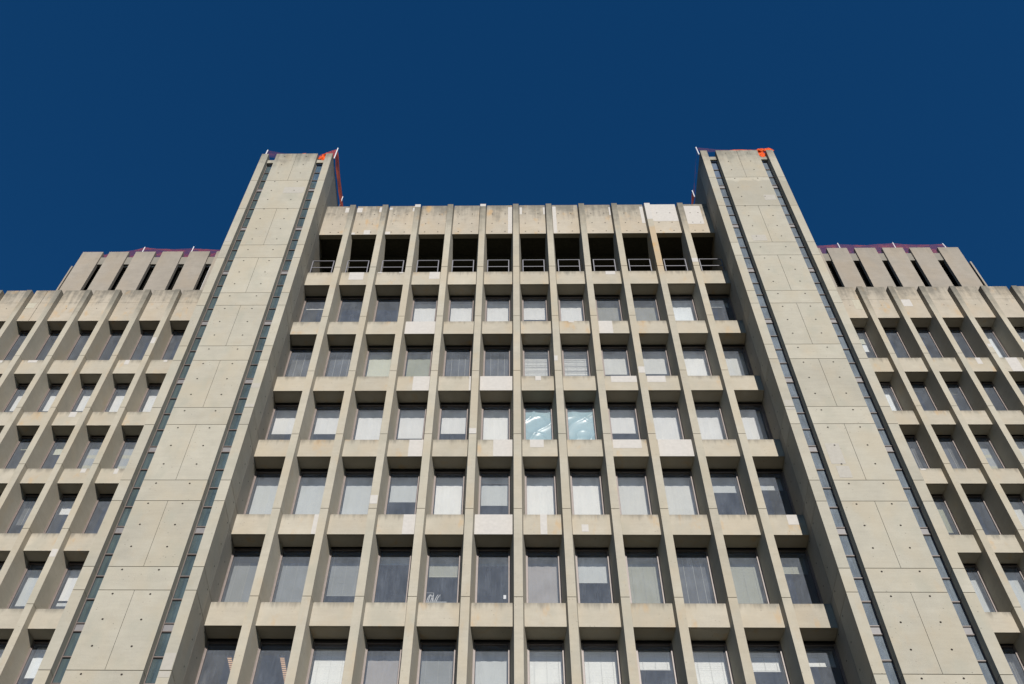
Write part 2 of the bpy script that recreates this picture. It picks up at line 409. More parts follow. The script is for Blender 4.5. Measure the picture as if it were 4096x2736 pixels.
def fin_mesh(x0, t, levels, yf, yr, flare, mt, kinds, top_profile=None, ys=None):
    """one upright fin: flared plan, open joints at the floor levels; levels from top to bottom"""
    mb = MB(mt, M['joint'])
    def plan(y_rear, ins=0., yfront=yf):
        w = lambda y: flare * (y - yf)
        return [(x0 - w(yfront) + ins, yfront), (x0 + t + w(yfront) - ins, yfront), (x0 + t + w(y_rear) - ins, y_rear), (x0 - w(y_rear) + ins, y_rear)]
    for i in range(len(levels) - 1):
        z1 = levels[i] - (G if i else 0); z0 = levels[i + 1] + G
        if i == 0 and top_profile:
            # stack of slices following the rear edge curve
            pr = [(z, y) for z, y in top_profile]
            for (za, ya), (zb, yb) in zip(pr, pr[1:]):
                hi = [(px, py, za) for px, py in plan(ya)]; lo = [(px, py, max(zb, z0)) for px, py in plan(yb)]
                n = len(mb.v); mb.v += lo + hi
                for q in ((0, 1, 5, 4), (1, 2, 6, 5), (2, 3, 7, 6), (3, 0, 4, 7)):
                    mb.f.append(tuple(n + k for k in q)); mb.mi.append(0)
                if za == pr[0][0]: mb.f.append((n + 4, n + 5, n + 6, n + 7)); mb.mi.append(0)
                if zb == pr[-1][0]: mb.f.append((n + 3, n + 2, n + 1, n)); mb.mi.append(0)
        else:
            pl = plan(yr)
            mb.hex([(px, py, z0) for px, py in pl], [(px, py, z1) for px, py in pl], mt)
        if i:
            pl = plan(yr - .02, .022, yf + .022)
            mb.hex([(px, py, levels[i] - .05) for px, py in pl], [(px, py, levels[i] + .05) for px, py in pl], M['joint'])
    patches(mb, kinds, x0, x0 + t, levels[-1], levels[0], yf)
    return mb

# ------------------------------------------------------------------ windows
_cache = {}
def win_frame(w, h):
    key = ('frame', round(w, 3), round(h, 3))
    if key not in _cache:
        mb = MB(M['frame'], M['framed'], M['gasket'])
        j = .064
        for sgn in (-1, 1):
            xo = sgn * w / 2; xi = sgn * (w / 2 - j)
            xa, xb = min(xo, xi), max(xo, xi)
            mb.box(xa, xb, .012, .12, 0, h - .02, M['frame'])
            mid = sgn * (w / 2 - .022)
            mb.box(min(mid, xo - sgn * .004), max(mid, xo - sgn * .004), -.012, .0115, 0, h - .03, M['frame'])
            mb.box(xi - .006 if sgn > 0 else xi - .0, xi if sgn > 0 else xi + .006, .03, .06, .05, h - .1, M['gasket'])
        mb.box(-w / 2 + j, w / 2 - j, .0, .12, h - .10, h - .02, M['framed'])
        mb.box(-w / 2 + j, w / 2 - j, -.012, -.0005, h - .105, h - .092, M['frame'])
        mb.box(-w / 2 + j, w / 2 - j, .0, .12, 0, .055, M['framed'])
        mb.box(-w / 2, w / 2, .02, .14, h - .019, h + .06, M['gasket'])
        _cache[key] = mb.mesh('window_frame')
    return _cache[key]

def win_pane(w, h):
    key = ('pane', round(w, 3), round(h, 3))
    if key not in _cache:
        j = .064
        mb = MB(M['glass'])
        mb.poly([(-w / 2 + j, .05, .055), (w / 2 - j, .05, .055), (w / 2 - j, .05, h - .1), (-w / 2 + j, .05, h - .1)], M['glass'])
        _cache[key] = mb.mesh('window_pane')
    return _cache[key]

def blind_mesh(kind, w, z0, z1, seed=0, cords=False, messy=False):
    mb = MB(BL[kind])
    hw = w / 2 - .075
    d = .30
    if kind in 'LlY':
        n = max(2, int((z1 - z0) / .036))
        r = random.Random(seed)
        mess = .07 if messy else .006
        mb.box(-hw, hw, d - .02, d + .03, z1 - .04, z1, BL[kind])
        drift = 0.
        for i in range(n):
            z = z1 - .05 - i * .036
            if z < z0: break
            drift = drift * .8 + (r.random() - .5) * mess * .5
            ta = (r.random() - .5) * mess + drift
            tilt = .0168 - (.0045 * abs(math.sin(i * .33)) if mess > .05 else 0)
            dz = (r.random() - .5) * mess * .3
            mb.poly([(-hw, d - .003, z - tilt + dz), (hw, d - .003, z - tilt + dz + ta * .25), (hw, d + .003, z + tilt + dz + ta * .25), (-hw, d + .003, z + tilt + dz)], BL[kind])
        mb.box(-hw, hw, d - .015, d + .015, z0 - .03, z0 - .008, BL[kind])
        for cx in (-hw * .72, hw * .05, hw * .78):
            mb.box(cx - .0025, cx + .0025, d - .024, d - .02, z0, z1 - .04, BL['k'])
    else:
        r = random.Random(seed)
        sk = (r.random() - .5) * .03 if seed % 3 == 0 else 0
        nx = 10
        for i in range(nx):                      # gently rippled cloth
            xa, xb = -hw + 2 * hw * i / nx, -hw + 2 * hw * (i + 1) / nx
            ya, yb = d + .006 * math.sin(i * 1.7 + seed), d + .006 * math.sin((i + 1) * 1.7 + seed)
            mb.poly([(xa, ya, z0 + sk * i / nx), (xb, yb, z0 + sk * (i + 1) / nx), (xb, yb, z1), (xa, ya, z1)], BL[kind])
        mb.box(-hw, hw, d - .012, d + .012, z0 - .022 + min(0, sk), z0 + min(0, sk), BL[kind])
        if kind == 'v' or cords:
            for cx in (-hw * .55, hw * .08, hw * .62):
                mb.box(cx - .005, cx + .005, d - .022, d - .018, z0, z1, BL['k'])
    return mb.mesh('blind')

def plastic_mesh(w, z0, z1, seed):
    mb = MB(M['plastic'])
    nx, nz = 26, 70
    hw = w / 2 - .066
    def P(i, j):
        x = -hw + 2 * hw * i / nx; z = z0 + (z1 - z0) * j / nz
        s = (x * -1.0 + z * .8) * .95 + seed * 3.1 + .5 * noise.noise(Vector((x * 1.0, z * .8, seed)))
        ridge = (1 - abs((s % 1.) * 2 - 1)) ** 5
        s2 = (x * .5 + z * 1.0) * (.8 if seed % 2 else 1.3) + seed * 1.7 + .9 * noise.noise(Vector((x * 1.3, z * 1.1, seed + 5)))
        ridge2 = (1 - abs((s2 % 1.) * 2 - 1)) ** 7
        return (x, .13 - .045 * ridge - .03 * ridge2 + .02 * noise.noise(Vector((x * 1.5, z * 1.3, seed))), z)
    for i in range(nx):
        for j in range(nz):
            mb.poly([P(i, j), P(i + 1, j), P(i + 1, j + 1), P(i, j + 1)], M['plastic'])
    me = mb.mesh('plastic_sheet')
    bm = bmesh.new(); bm.from_mesh(me); bmesh.ops.remove_doubles(bm, verts=bm.verts, dist=1e-4); bm.to_mesh(me); bm.free()
    for f in me.polygons: f.use_smooth = True
    return me

CAMZ = 1.6
def add_window(parent, cx, yr, zb, h, w, spec, seed, ysill, ztop_sill):
    """window > frame, pane, blind.  spec = list of (kind, from_fraction, to_fraction) of what is visible over the sill"""
    fr = link('window', win_frame(w, h), parent, (cx, yr, zb))
    link('pane', win_pane(w, h), fr)
    yb = yr + .30
    zvis = ztop_sill + (yb - ysill) * (ztop_sill - CAMZ) / ysill      # lowest level seen over the sill
    head = zb + h - .06
    for n_, (kind, f0, f1) in enumerate(spec):
        z1 = head - (head - zvis) * f0 - zb
        z0 = head - (head - zvis) * f1 - zb
        if f1 >= .995: z0 = .02
        if kind == 'P':
            link('plastic_sheet', plastic_mesh(w, .06, h - .16, seed), fr)
        else:
            link('blind', blind_mesh('L' if kind == 'M' else kind, w, z0, z1, seed * 3 + n_, messy=kind == 'M'), fr)
    return fr

D = []
def s(k, f=1.): return [(k, 0., f)]
CEN = [
 [[('W', .26, .31)], D, D, s('W'), s('W'), s('W'), s('W', .93), s('W'), s('y'), s('y'), s('B'), s('B', .27)],
 [s('v'), s('v'), s('C'), s('c'), s('v'), s('v'), s('M'), s('M'), s('S', .94), s('S', .92), s('X'), s('S')],
 [s('W', .8), s('W', .8), s('W'), s('W', .96), s('W', .79), s('X'), [('P', 0, 1)], [('P', 0, 1), ('G', 0, .85)], s('W', .79), s('W'), s('W'), s('W')],
 [s('G'), s('G'), s('G'), s('G', .66), s('X'), [('W', 0, .14), ('G', .20, .76)], s('X'), s('X'), s('S'), s('S'), s('G', .40), s('G', .33)],
 [s('l'), s('l'), s('l', .86), s('L', .18), s('Y', .45), s('Y', .20), s('g'), s('G', .57), s('Y'), s('v'), s('Y'), s('Y', .36)],
 [D, D, s('L'), s('g'), s('l', .62), s('G'), s('L'), s('L'), s('L', .32), s('L'), s('L', .34), s('L', .25)],
]
WL = [  # left wing, column 0 next to the tower
 [D] * 8,
 [s('W'), s('W'), s('W', .96), s('W', .96), s('W', .95), s('W'), D, D],
 [s('Z'), s('Z'), s('C', .47), s('c', .28), s('G'), D, D, D],
 [D, s('W', .42), s('v', .75), s('W', .5), D, D, D, D],
 [[('W', 0, .80), ('G', .86, .93)], s('G', .93), s('W'), D, D, D, D, D],
 [s('B', .62), s('W'), D, D, D, D, D, D],
]
WR = [
 [[('C', 0, .43), ('B', .47, .75)], D, s('B', .15), D, s('B'), s('B'), D, D],
 [s('B'), s('W', .17), s('Y', .26), D, s('y'), s('W'), D, D],
 [s('v'), s('v'), s('Z'), s('S'), D, D, D, D],
 [s('c', .93), s('l', .10), s('S'), s('W'), D, D, D, D],
 [s('G'), s('G'), D, D, D, D, D, D],
 [s('v'), s('v', .5), D, D, D, D, D, D],
]

# ------------------------------------------------------------------ ground
g = MB(M['pavement'])
g.poly([(-900, -900, 0), (900, -900, 0), (900, 900, 0), (-900, 900, 0)], M['pavement'])
go = g.build('ground'); go['kind'] = 'structure'

# ------------------------------------------------------------------ central block
X0, PITCHX, TF = -.018, 1.524, .259
XL, XR = -8.803, 9.037
YR = 24.91                                   # back of the soffits
fins = [X0 + (k - 6) * PITCHX for k in range(1, 12)]
ctr = root('office_block', 'pale concrete office block with deep gridded windows between the two stair towers', 'building', (0, 24.4, 0))
ctr_off = Vector((0, -24.4, 0))
def build_c(mb, name): return mb.build(name, ctr, ctr_off)
PB = 46.145; PTOP = 48.91
prof = [(48.55, 24.60), (PB + .02, 24.60), (PB - .25, 24.64), (PB - .6, 24.70), (PB - 1.0, 24.79), (PB - 1.4, 24.87), (PB - 1.8, 24.92), (PB - 2.3, 24.94), (42.80, 24.94)]
for x in fins:
    lv = [48.55] + TOPS + [0.3]
    build_c(fin_mesh(x, TF, lv, YF, YR + .10, .13, M['finrust'] if abs(x - fins[9]) < .1 else M['fin'], 'F', prof), 'fin')
bays = []
edges = [XL - TF] + fins + [XR]
for i in range(12):
    xa = XL if i == 0 else fins[i - 1] + TF + .13 * .269
    xb = XR if i == 11 else fins[i] - .13 * .269
    bays.append((xa, xb))
flr = .13 * (YR - YF)
for i, (xa, xb) in enumerate(bays):
    # parapet panel
    mb = MB(M['parapet'])
    mb.box(xa + .004, xb - .004, YS, YS + .06, PB, PTOP, M['parapet'])
    mb.box(xa + .004, xb - .004, YS + .061, YS + .24, PB + .012, PTOP - .01, M['parapet'])
    patches(mb, 'S', xa + .006, xb - .006, PB + .003, PTOP - .003, YS)
    cxs = [(-8.325, -7.96)][0] if i == 0 else ((xb - .86, xb - .50) if i == 11 else (xa + .27, xb - .33))
    for cx in cxs:
        for cz in (48.055, 47.135, 46.36):
            mb.disc(cx, YS - .006, cz, .028, M['hole'])
    build_c(mb, 'parapet_panel')
    for k in range(7):
        mb = MB(M['conc'])
        zt, zb = TOPS[k] + .012, BOTS[k]
        xi0, xi1 = xa - (.0 if i == 0 else 0), xb
        mb.box(xa + .003, xb - .003, YS, YS + .055, zb, zt, M['conc'])
        mb.box(xa + .01, xb - .01, YS + .068, YR, zb + .004, zt - .01, M['conc'])
        mb.box(xa + .02, xb - .02, YS + .0555, YS + .0675, zb + .03, zt - .02, M['joint'])
        patches(mb, 'S', xa + .004, xb - .004, zb + .003, zt - .003, YS)
        build_c(mb, 'spandrel')
    # windows
    ra = XL if i == 0 else fins[i - 1] + TF + flr
    rb = XR if i == 11 else fins[i] - flr
    wc = (ra + rb) / 2; ww = rb - ra
    if i == 0: wc, ww = XL + .53, 1.06
    if i == 11: wc, ww = XR - .53, 1.06
    for k in range(6):
        zb = TOPS[k + 1] - .03; zt = BOTS[k]
        add_window(ctr, wc, YR + .035, zb, 2.83, 1.058, CEN[k][i], i * 7 + k, YS, TOPS[k + 1] + .012).location += ctr_off

# bulk behind the windows: slabs, back walls, balcony recess
mb = MB(M['room'], M['dark'])
for k in range(7):
    mb.box(XL + .01, XR - .01, YR + .10, 31.0, BOTS[k] + .09, TOPS[k] - .35, M['room'])
mb.box(XL + .01, XR - .01, 30.0, 30.2, 0.5, TOPS[0] - .4, M['room'])
for i in range(1, 12, 2):
    xw = fins[i - 1] + TF / 2
    mb.box(xw - .05, xw + .05, YR + .2, 30.0, 0.5, BOTS[0], M['room'])
build_c(mb, 'interior')
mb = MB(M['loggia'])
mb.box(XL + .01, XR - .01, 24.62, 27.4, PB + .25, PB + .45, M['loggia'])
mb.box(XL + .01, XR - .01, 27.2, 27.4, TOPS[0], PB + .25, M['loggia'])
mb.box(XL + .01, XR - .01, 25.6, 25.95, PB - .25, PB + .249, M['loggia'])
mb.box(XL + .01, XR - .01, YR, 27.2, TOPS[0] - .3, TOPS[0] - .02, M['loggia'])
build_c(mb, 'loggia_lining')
mb = MB(M['side'])
mb.box(XL + .01, XR - .01, 27.41, 33., 40.0, PTOP - .6, M['side'])
mb.box(XL + .01, XR - .01, 24.601, 27.41, PB + .46, PTOP - .8, M['side'])
mb.box(XL + .01, XR - .01, 31.2, 33., 0., 40.0, M['side'])
mb.box(XL + .01, XR - .01, 24.8, 31.2, 0.05, 12.0, M['side'])
build_c(mb, 'roof_and_rear_walls')

for i, k in ((0, 0), (1, 0), (2, 0), (0, 2), (4, 2), (3, 4), (5, 4), (7, 4), (11, 4), (10, 3), (11, 3), (11, 0), (8, 5)):
    xa, xb = bays[i]; cx = (xa + xb) / 2; zc = BOTS[k] + .088
    mb = MB(M['white'])
    mb.box(cx - .22, cx - .12, 25.9, 27.1, zc - .06, zc - .002, M['white'])
    mb.box(cx + .25, cx + .29, 26.6, 29.9, zc - 1.2, zc - .002, M['slotpanel'])
    build_c(mb, 'ceiling_fitting')

# balcony rails in the open top bays
ordn = ['first', 'second', 'third', 'fourth', 'fifth', 'sixth', 'seventh', 'eighth', 'ninth', 'tenth', 'eleventh', 'last']
for i, (xa, xb) in enumerate(bays):
    pa = XL + .06 if i == 0 else fins[i - 1] + TF + .165
    pb = XR - .07 if i == 11 else fins[i] - .19
    z0 = TOPS[0] + .012
    lab = 'two-bar grey steel railing across the %s open top-floor bay counted from the left tower' % ordn[i]
    r = root('balcony_railing', lab, 'railing', ((pa + pb) / 2, YS + .09, z0), 'steel railings across the open top-floor bays')
    off = Vector((-(pa + pb) / 2, -(YS + .09), -z0))
    y0, y1 = YS + .07, YS + .115
    for px in (pa, pb):
        MB(M['rail']).box(px - .019, px + .019, y0, y1, z0, z0 + 1.10, M['rail']).build('post', r, off)
    MB(M['rail']).box(pa - .019, pb + .019, y0 - .001, y1 + .001, z0 + 1.1005, z0 + 1.135, M['rail']).build('top_bar', r, off)
    MB(M['rail']).box(pa + .0195, pb - .0195, y0 + .008, y1 - .008, z0 + .55, z0 + .59, M['rail']).build('middle_bar', r, off)

# ceiling lamps seen through the two clear windows at the bottom left
for i in (0, 1):
    xa, xb = bays[i]
    lab = 'warm louvred ceiling lamp behind the %s window of the lowest row, by the left tower' % ('first' if i == 0 else 'second')
    zc = BOTS[5] + .088
    cx = (-8.29, -6.75)[i]
    l = root('ceiling_lamp', lab, 'lamp', (cx, 26.4, zc), 'ceiling lamps in the lowest offices')
    mb = MB(M['white']).box(-.075, .075, -.70, .75, -.075, -.002, M['white']); mb.build('housing', l)
    mb = MB(M['lamp']).box(-.06, .06, -.68, .72, -.082, -.0755, M['lamp']); mb.build('diffuser', l)
    mb = MB(M['framed'])
    for q in range(17): mb.box(-.061, .061, -.68 + q * .084, -.665 + q * .084, -.097, -.0825, M['framed'])
    mb.build('louvre', l)

# small things standing inside the windows
FURN = flat('grey_office_cabinet', (.30, .31, .32), .6, .3)
def cabinet(x0, x1, y0, y1, z0, z1, lab):
    c = root('filing_cabinet', lab, 'cabinet', ((x0 + x1) / 2, y0, z0))
    o = Vector((-(x0 + x1) / 2, -y0, -z0))
    MB(FURN).box(x0, x1, y0, y1, z0, z1, FURN).build('carcass', c, o)
    for q in range(3):
        za, zb = z0 + .04 + (z1 - z0 - .06) * q / 3, z0 + .02 + (z1 - z0 - .06) * (q + 1) / 3
        MB(FURN).box(x0 + .02, x1 - .02, y0 - .015, y0 - .001, za, zb, FURN).build('drawer', c, o)
zf = 25.11
cabinet(-2.74, -2.05, 25.42, 25.85, TOPS[5] - .35, zf - .002, 'grey cabinet under the white folders in the fifth window of the second lowest row')
f = root('document_folders', 'white folders leaning in a wire rack behind the fifth window of the second lowest row', 'folders', (-2.5, 25.5, zf))
o = Vector((2.5, -25.5, -zf))
for q, (x, ln) in enumerate(((-2.66, .08), (-2.61, .05), (-2.54, .07), (-2.48, -.07), (-2.42, .09), (-2.37, .11))):
    mb = MB(M['white'])
    for j in range(5):
        u, v = j / 5, (j + 1) / 5
        bx = lambda w: x + ln * w * w
        mb.hex([(bx(u), 25.45, zf + .30 * u), (bx(u) + .018, 25.45, zf + .30 * u), (bx(u) + .018, 25.68, zf + .30 * u), (bx(u), 25.68, zf + .30 * u)],
               [(bx(v), 25.45, zf + .30 * v), (bx(v) + .018, 25.45, zf + .30 * v), (bx(v) + .018, 25.68, zf + .30 * v), (bx(v), 25.68, zf + .30 * v)], M['white'])
    mb.build('folder', f, o)
mb = MB(M['white'])
for p_, q_ in (((-2.70, 25.44, zf), (-2.70, 25.44, zf + .36)), ((-2.70, 25.44, zf + .36), (-2.46, 25.44, zf + .36)), ((-2.46, 25.44, zf + .36), (-2.46, 25.44, zf))):
    mb.bar(p_, q_, .008, M['white'])
mb.build('rack', f, o)
zb = 28.80
cabinet(-7.38, -6.60, 25.40, 25.90, TOPS[4] - .35, zb - .002, 'grey cabinet under the dark case in the second window of the fourth row')
bx = root('equipment_case', 'dark grey equipment case on a cabinet behind the second window of the fourth row', 'case', (-7.25, 25.42, zb))
o = Vector((7.25, -25.42, -zb))
MB(FURN).hex([(-7.36, 25.42, zb), (-7.05, 25.42, zb), (-7.05, 25.7, zb), (-7.36, 25.7, zb)], [(-7.35, 25.45, zb + .30), (-7.17, 25.45, zb + .30), (-7.17, 25.7, zb + .30), (-7.35, 25.7, zb + .30)], M['framed']).build('shell', bx, o)
MB(FURN).box(-7.33, -7.20, 25.405, 25.419, zb + .05, zb + .12, FURN).build('vent', bx, o)
pn = MB(M['white']).box(-.332, -.252, 25.0, 25.004, 24.83, 24.98, M['white']).build('paper_notice')
tag(pn, 'small white paper notice stuck inside the sixth window of the second lowest row', 'notice')

# ------------------------------------------------------------------ stair towers
TXL = [-12.275, -11.944, -11.546, -9.531, -9.125, -8.803]
TXR = [9.037, 9.362, 9.775, 11.776, 12.190, 12.525]
GROOVE = {0, 2, 4, 6, 8, 10, 12, 14, 16, 18}     # tall panels split by a centre groove
BAND = {3, 5, 7, 9, 11, 13, 15, 17, 19}
def tower(X, inner_right, label, label_g):
    t = root('stair_tower', label, 'tower', ((X[0] + X[5]) / 2, YT, 0), 'stair towers either side of the central block')
    off = Vector((-(X[0] + X[5]) / 2, -YT, 0))
    B = lambda mb, n: mb.build(n, t, off)
    J = JOINTS + [0.]
    yb = YT + .30
    # end strips
    for side, (xa, xb) in enumerate(((X[0], X[1]), (X[4], X[5]))):
        inner = (side == 1) == inner_right
        for i in range(len(J) - 1):
            mb = MB(M['tower']); q0, q1 = J[i + 1] + G, J[i] - (G if i else 0)
            mb.box(xa, xb, YT, (YT + 1.015) if inner else yb + .3, q0, q1, M['tower'])
            patches(mb, 'T', xa + .002, xb - .002, q0, q1, YT)
            B(mb, 'edge_panel')
        mb = MB(M['joint'])
        mb.box(xa + .03, xb - .03, YT + .03, yb - .02, .1, 51.8, M['joint'])
        B(mb, 'edge_core')
    # main face
    xm = (X[2] + X[3]) / 2
    for i in range(len(J) - 1):
        z0, z1 = J[i + 1] + G, J[i] - (G if i else 0)
        mb = MB(M['tower'])
        if i in (0,) or (i >= 2 and i not in BAND):
            mb.box(X[2], xm - .006, YT, yb, z0, z1, M['tower']); mb.box(xm + .006, X[3], YT, yb, z0, z1, M['tower'])
        else:
            mb.box(X[2], X[3], YT, yb, z0, z1, M['tower'])
        patches(mb, 'T', X[2] + .002, X[3] - .002, z0, z1, YT)
        z = 51.53
        while z > 12:
            if z0 < z < z1:
                for fx in (.215, .738):
                    mb.disc(X[2] + (X[3] - X[2]) * (fx if inner_right else .953 - fx), YT - .006, z + (.01 if fx < .5 else 0), .030, M['hole'])
            z -= .9175
        B(mb, 'face_panel')
    mb = MB(M['joint'])
    mb.box(X[2] + .03, X[3] - .03, YT + .025, yb - .01, .1, 51.8, M['joint'])
    B(mb, 'face_core')
    # inner side wall running back
    xs = X[5] if inner_right else X[0]
    sg = -1 if inner_right else 1
    lo, hi = sorted((xs, xs + sg * .30))
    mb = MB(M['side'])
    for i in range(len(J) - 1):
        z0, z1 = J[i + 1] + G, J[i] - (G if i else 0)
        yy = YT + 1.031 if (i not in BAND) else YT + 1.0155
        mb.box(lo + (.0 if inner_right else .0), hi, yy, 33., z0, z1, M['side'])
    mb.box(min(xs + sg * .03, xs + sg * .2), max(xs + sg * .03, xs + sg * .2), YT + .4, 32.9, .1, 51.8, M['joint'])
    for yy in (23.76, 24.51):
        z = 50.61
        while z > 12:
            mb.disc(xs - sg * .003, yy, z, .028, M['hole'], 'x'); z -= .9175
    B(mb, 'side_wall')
    # outer wall, roof, rear
    mb = MB(M['side'])
    xo = X[0] if inner_right else X[5]
    lo2, hi2 = sorted((xo + (.001 if inner_right else -.001), xo - sg * -.0 + (.3 if inner_right else -.3)))
    mb.box(lo2, hi2, yb + .301, 33., .1, 51.86, M['side'])
    mb.box(X[0] + .31, X[5] - .31, YT + 1.1, 32.99, 50.6, 50.9, M['side'])
    mb.box(X[0] + .31, X[5] - .31, 32.7, 32.98, .1, 51.8, M['side'])
    mb.box(X[0] + .31, X[5] - .31, YT + 1.0, YT + 1.1, .1, 50.6, M['roomdark'])
    B(mb, 'rear_structure')
    # glazed slots
    for (xa, xb) in ((X[1], X[2]), (X[3], X[4])):
        mb = MB(M['tower']).box(xa + .002, xb - .002, YT + .17, yb - .02, 51.18, 51.50, M['tower'])
        B(mb, 'slot_lintel')
        ctrs = [48.52 - 3.765 * q for q in range(0, 9)]
        tops = [51.16] + [c - .14 for c in ctrs]
        for q in range(len(ctrs)):
            zt = tops[q]; zb = ctrs[q] - .14
            n = 3 if q == 0 else 4
            pz0 = ctrs[q] + .14
            fr = MB(M['frame'], M['framed'])
            yg = YT + .30
            for xx in (xa + .001, xb - .021): fr.box(xx, xx + .02, yg, yg + .05, zb, zt, M['framed'])
            for xx in (xa + .001, xb - .015): fr.box(xx, xx + .014, yg - .012, yg - .0005, zb, zt, M['frame'])
            step = (zt - pz0) / n
            for r in range(n + 1):
                zz = pz0 + step * r
                fr.box(xa + .0215, xb - .0215, yg + .002, yg + .05, zz - .03, zz + (.0 if r == n else .03), M['framed'])
                fr.box(xa + .0215, xb - .0215, yg - .012, yg + .0015, zz - .012, zz + .008, M['frame'])
            fr.box(xa + .0215, xb - .0215, yg + .015, yg + .05, zb, pz0 - .0305, M['slotpanel'])
            w = B(fr, 'slot_window')
            SG = M['slotglass' if inner_right else 'slotglass_reflection']
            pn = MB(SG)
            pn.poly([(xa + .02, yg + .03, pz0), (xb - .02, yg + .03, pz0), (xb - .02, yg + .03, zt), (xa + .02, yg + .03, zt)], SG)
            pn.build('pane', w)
    return t
tower(TXL, True, 'tall concrete stair tower on the left with two glazed slots up its face', '')
tower(TXR, False, 'tall concrete stair tower on the right with two glazed slots and a stained top', '')

# ------------------------------------------------------------------ wings
WP, WTF = 1.478, .255
def wing(sign, label, spec):
    if sign < 0: fx = [-16.67 - WP * q for q in range(-2, 8)]          # left edges, going outwards
    else: fx = [16.625 + WP * q for q in range(-2, 8)]
    outer = min(fx) if sign < 0 else max(fx) + WTF
    t = root('office_wing', label, 'building', (sign * 20, VS, 0), 'lower office wings beside the towers')
    off = Vector((-sign * 20, -VS, 0))
    B = lambda mb, n: mb.build(n, t, off)
    yr = VS + .55
    for x in fx:
        mb = fin_mesh(x, WTF, [48.41] + WTOP + [.3], VF, yr + .10, .13, M['fin'], 'V')
        B(mb, 'fin')
    xs = sorted(fx)
    fl = .13 * .26; flr2 = .13 * (yr - VF)
    PBw, PTw = 46.0, 48.77
    for i in range(len(xs) - 1):
        xa, xb = xs[i] + WTF + fl, xs[i + 1] - fl
        col = (len(xs) - 2 - i - 1) if sign < 0 else i - 1            # 0 = first bay seen beside the tower
        mb = MB(M['parapet'])
        gx = (xa + xb) / 2 if (sign < 0 and col == 5) else None
        spans = [(xa + .003, gx - .01), (gx + .01, xb - .003)] if gx else [(xa + .003, xb - .003)]
        for p, q in spans:
            mb.box(p, q, VS, VS + .055, 47.625, PTw, M['parapet'])
            mb.box(p, q, VS, VS + .055, PBw, 47.613, M['parapet'])
        mb.box(xa + .02, xb - .02, VS + .03, VS + .0675, PBw + .03, PTw - .02, M['joint'])
        mb.box(xa + .01, xb - .01, VS + .068, yr, PBw + .004, PTw - .01, M['parapet'])
        mb.disc((xa + xb) / 2 + .12 * 0, VS - .003, 47.10, .026, M['hole'])
        patches(mb, 'WC', xa + .004, xb - .004, PBw + .003, PTw - .003, VS)
        B(mb, 'parapet_panel')
        for k in range(7):
            mb = MB(M['conc']); zt, zb = WTOP[k] + .012, WBOT[k]
            mb.box(xa + .003, xb - .003, VS, VS + .055, zb, zt, M['conc'])
            mb.box(xa + .01, xb - .01, VS + .068, yr, zb + .004, zt - .01, M['conc'])
            mb.box(xa + .02, xb - .02, VS + .0555, VS + .0675, zb + .03, zt - .02, M['joint'])
            patches(mb, 'WC', xa + .004, xb - .004, zb + .003, zt - .003, VS)
            B(mb, 'spandrel')
        wc = (xs[i] + WTF + xs[i + 1]) / 2; ww = WP - WTF - 2 * flr2
        for k in range(6):
            zb = WTOP[k + 1 - 1 + 0] if False else WTOP[k] - .03
            zt = PBw if k == 0 else WBOT[k - 1]
            h = 3.31 if k == 0 else 2.83
            sp = spec[k][col] if 0 <= col < 8 else D
            add_window(t, wc, yr + .035, zt - h, h, round(ww - .002, 3), sp, i * 11 + k + (40 if sign > 0 else 0), VS, WTOP[k] + .012).location += off
    mb = MB(M['room'])
    lo, hi = (outer, -12.6) if sign < 0 else (12.9, outer)
    lv = [(PBw + .09, PTw - .3)] + [(WBOT[k] + .09, WTOP[k] - .35) for k in range(7)]
    for z0, z1 in lv: mb.box(lo + .05, hi - .05, yr + .10, 34.5, z0, z1, M['room'])
    mb.box(lo + .05, hi - .05, 34.5, 34.7, .5, 48.4, M['room'])
    for x in xs[1::2]: mb.box(x + .08, x + .18, yr + .2, 34.5, .5, PBw + .08, M['room'])
    B(mb, 'interior')
    mb = MB(M['side'])
    if sign < 0: mb.box(max(xs) + WTF + .04, -12.30, VS + .01, VS + .6, .1, 48.7, M['side'])
    else: mb.box(12.55, min(xs) - .04, VS + .01, VS + .6, .1, 48.7, M['side'])
    mb.box(lo, hi, 34.75, 35., .1, 48.7, M['side'])
    e0, e1 = (lo - .25, lo - .001) if sign < 0 else (hi + .001, hi + .25)
    mb.box(e0, e1, VF, 35., .1, 48.7, M['side'])
    B(mb, 'end_walls')
wing(-1, 'lower concrete office wing left of the left stair tower, dark top-floor windows', WL)
wing(1, 'lower concrete office wing right of the right stair tower, mixed blinds', WR)

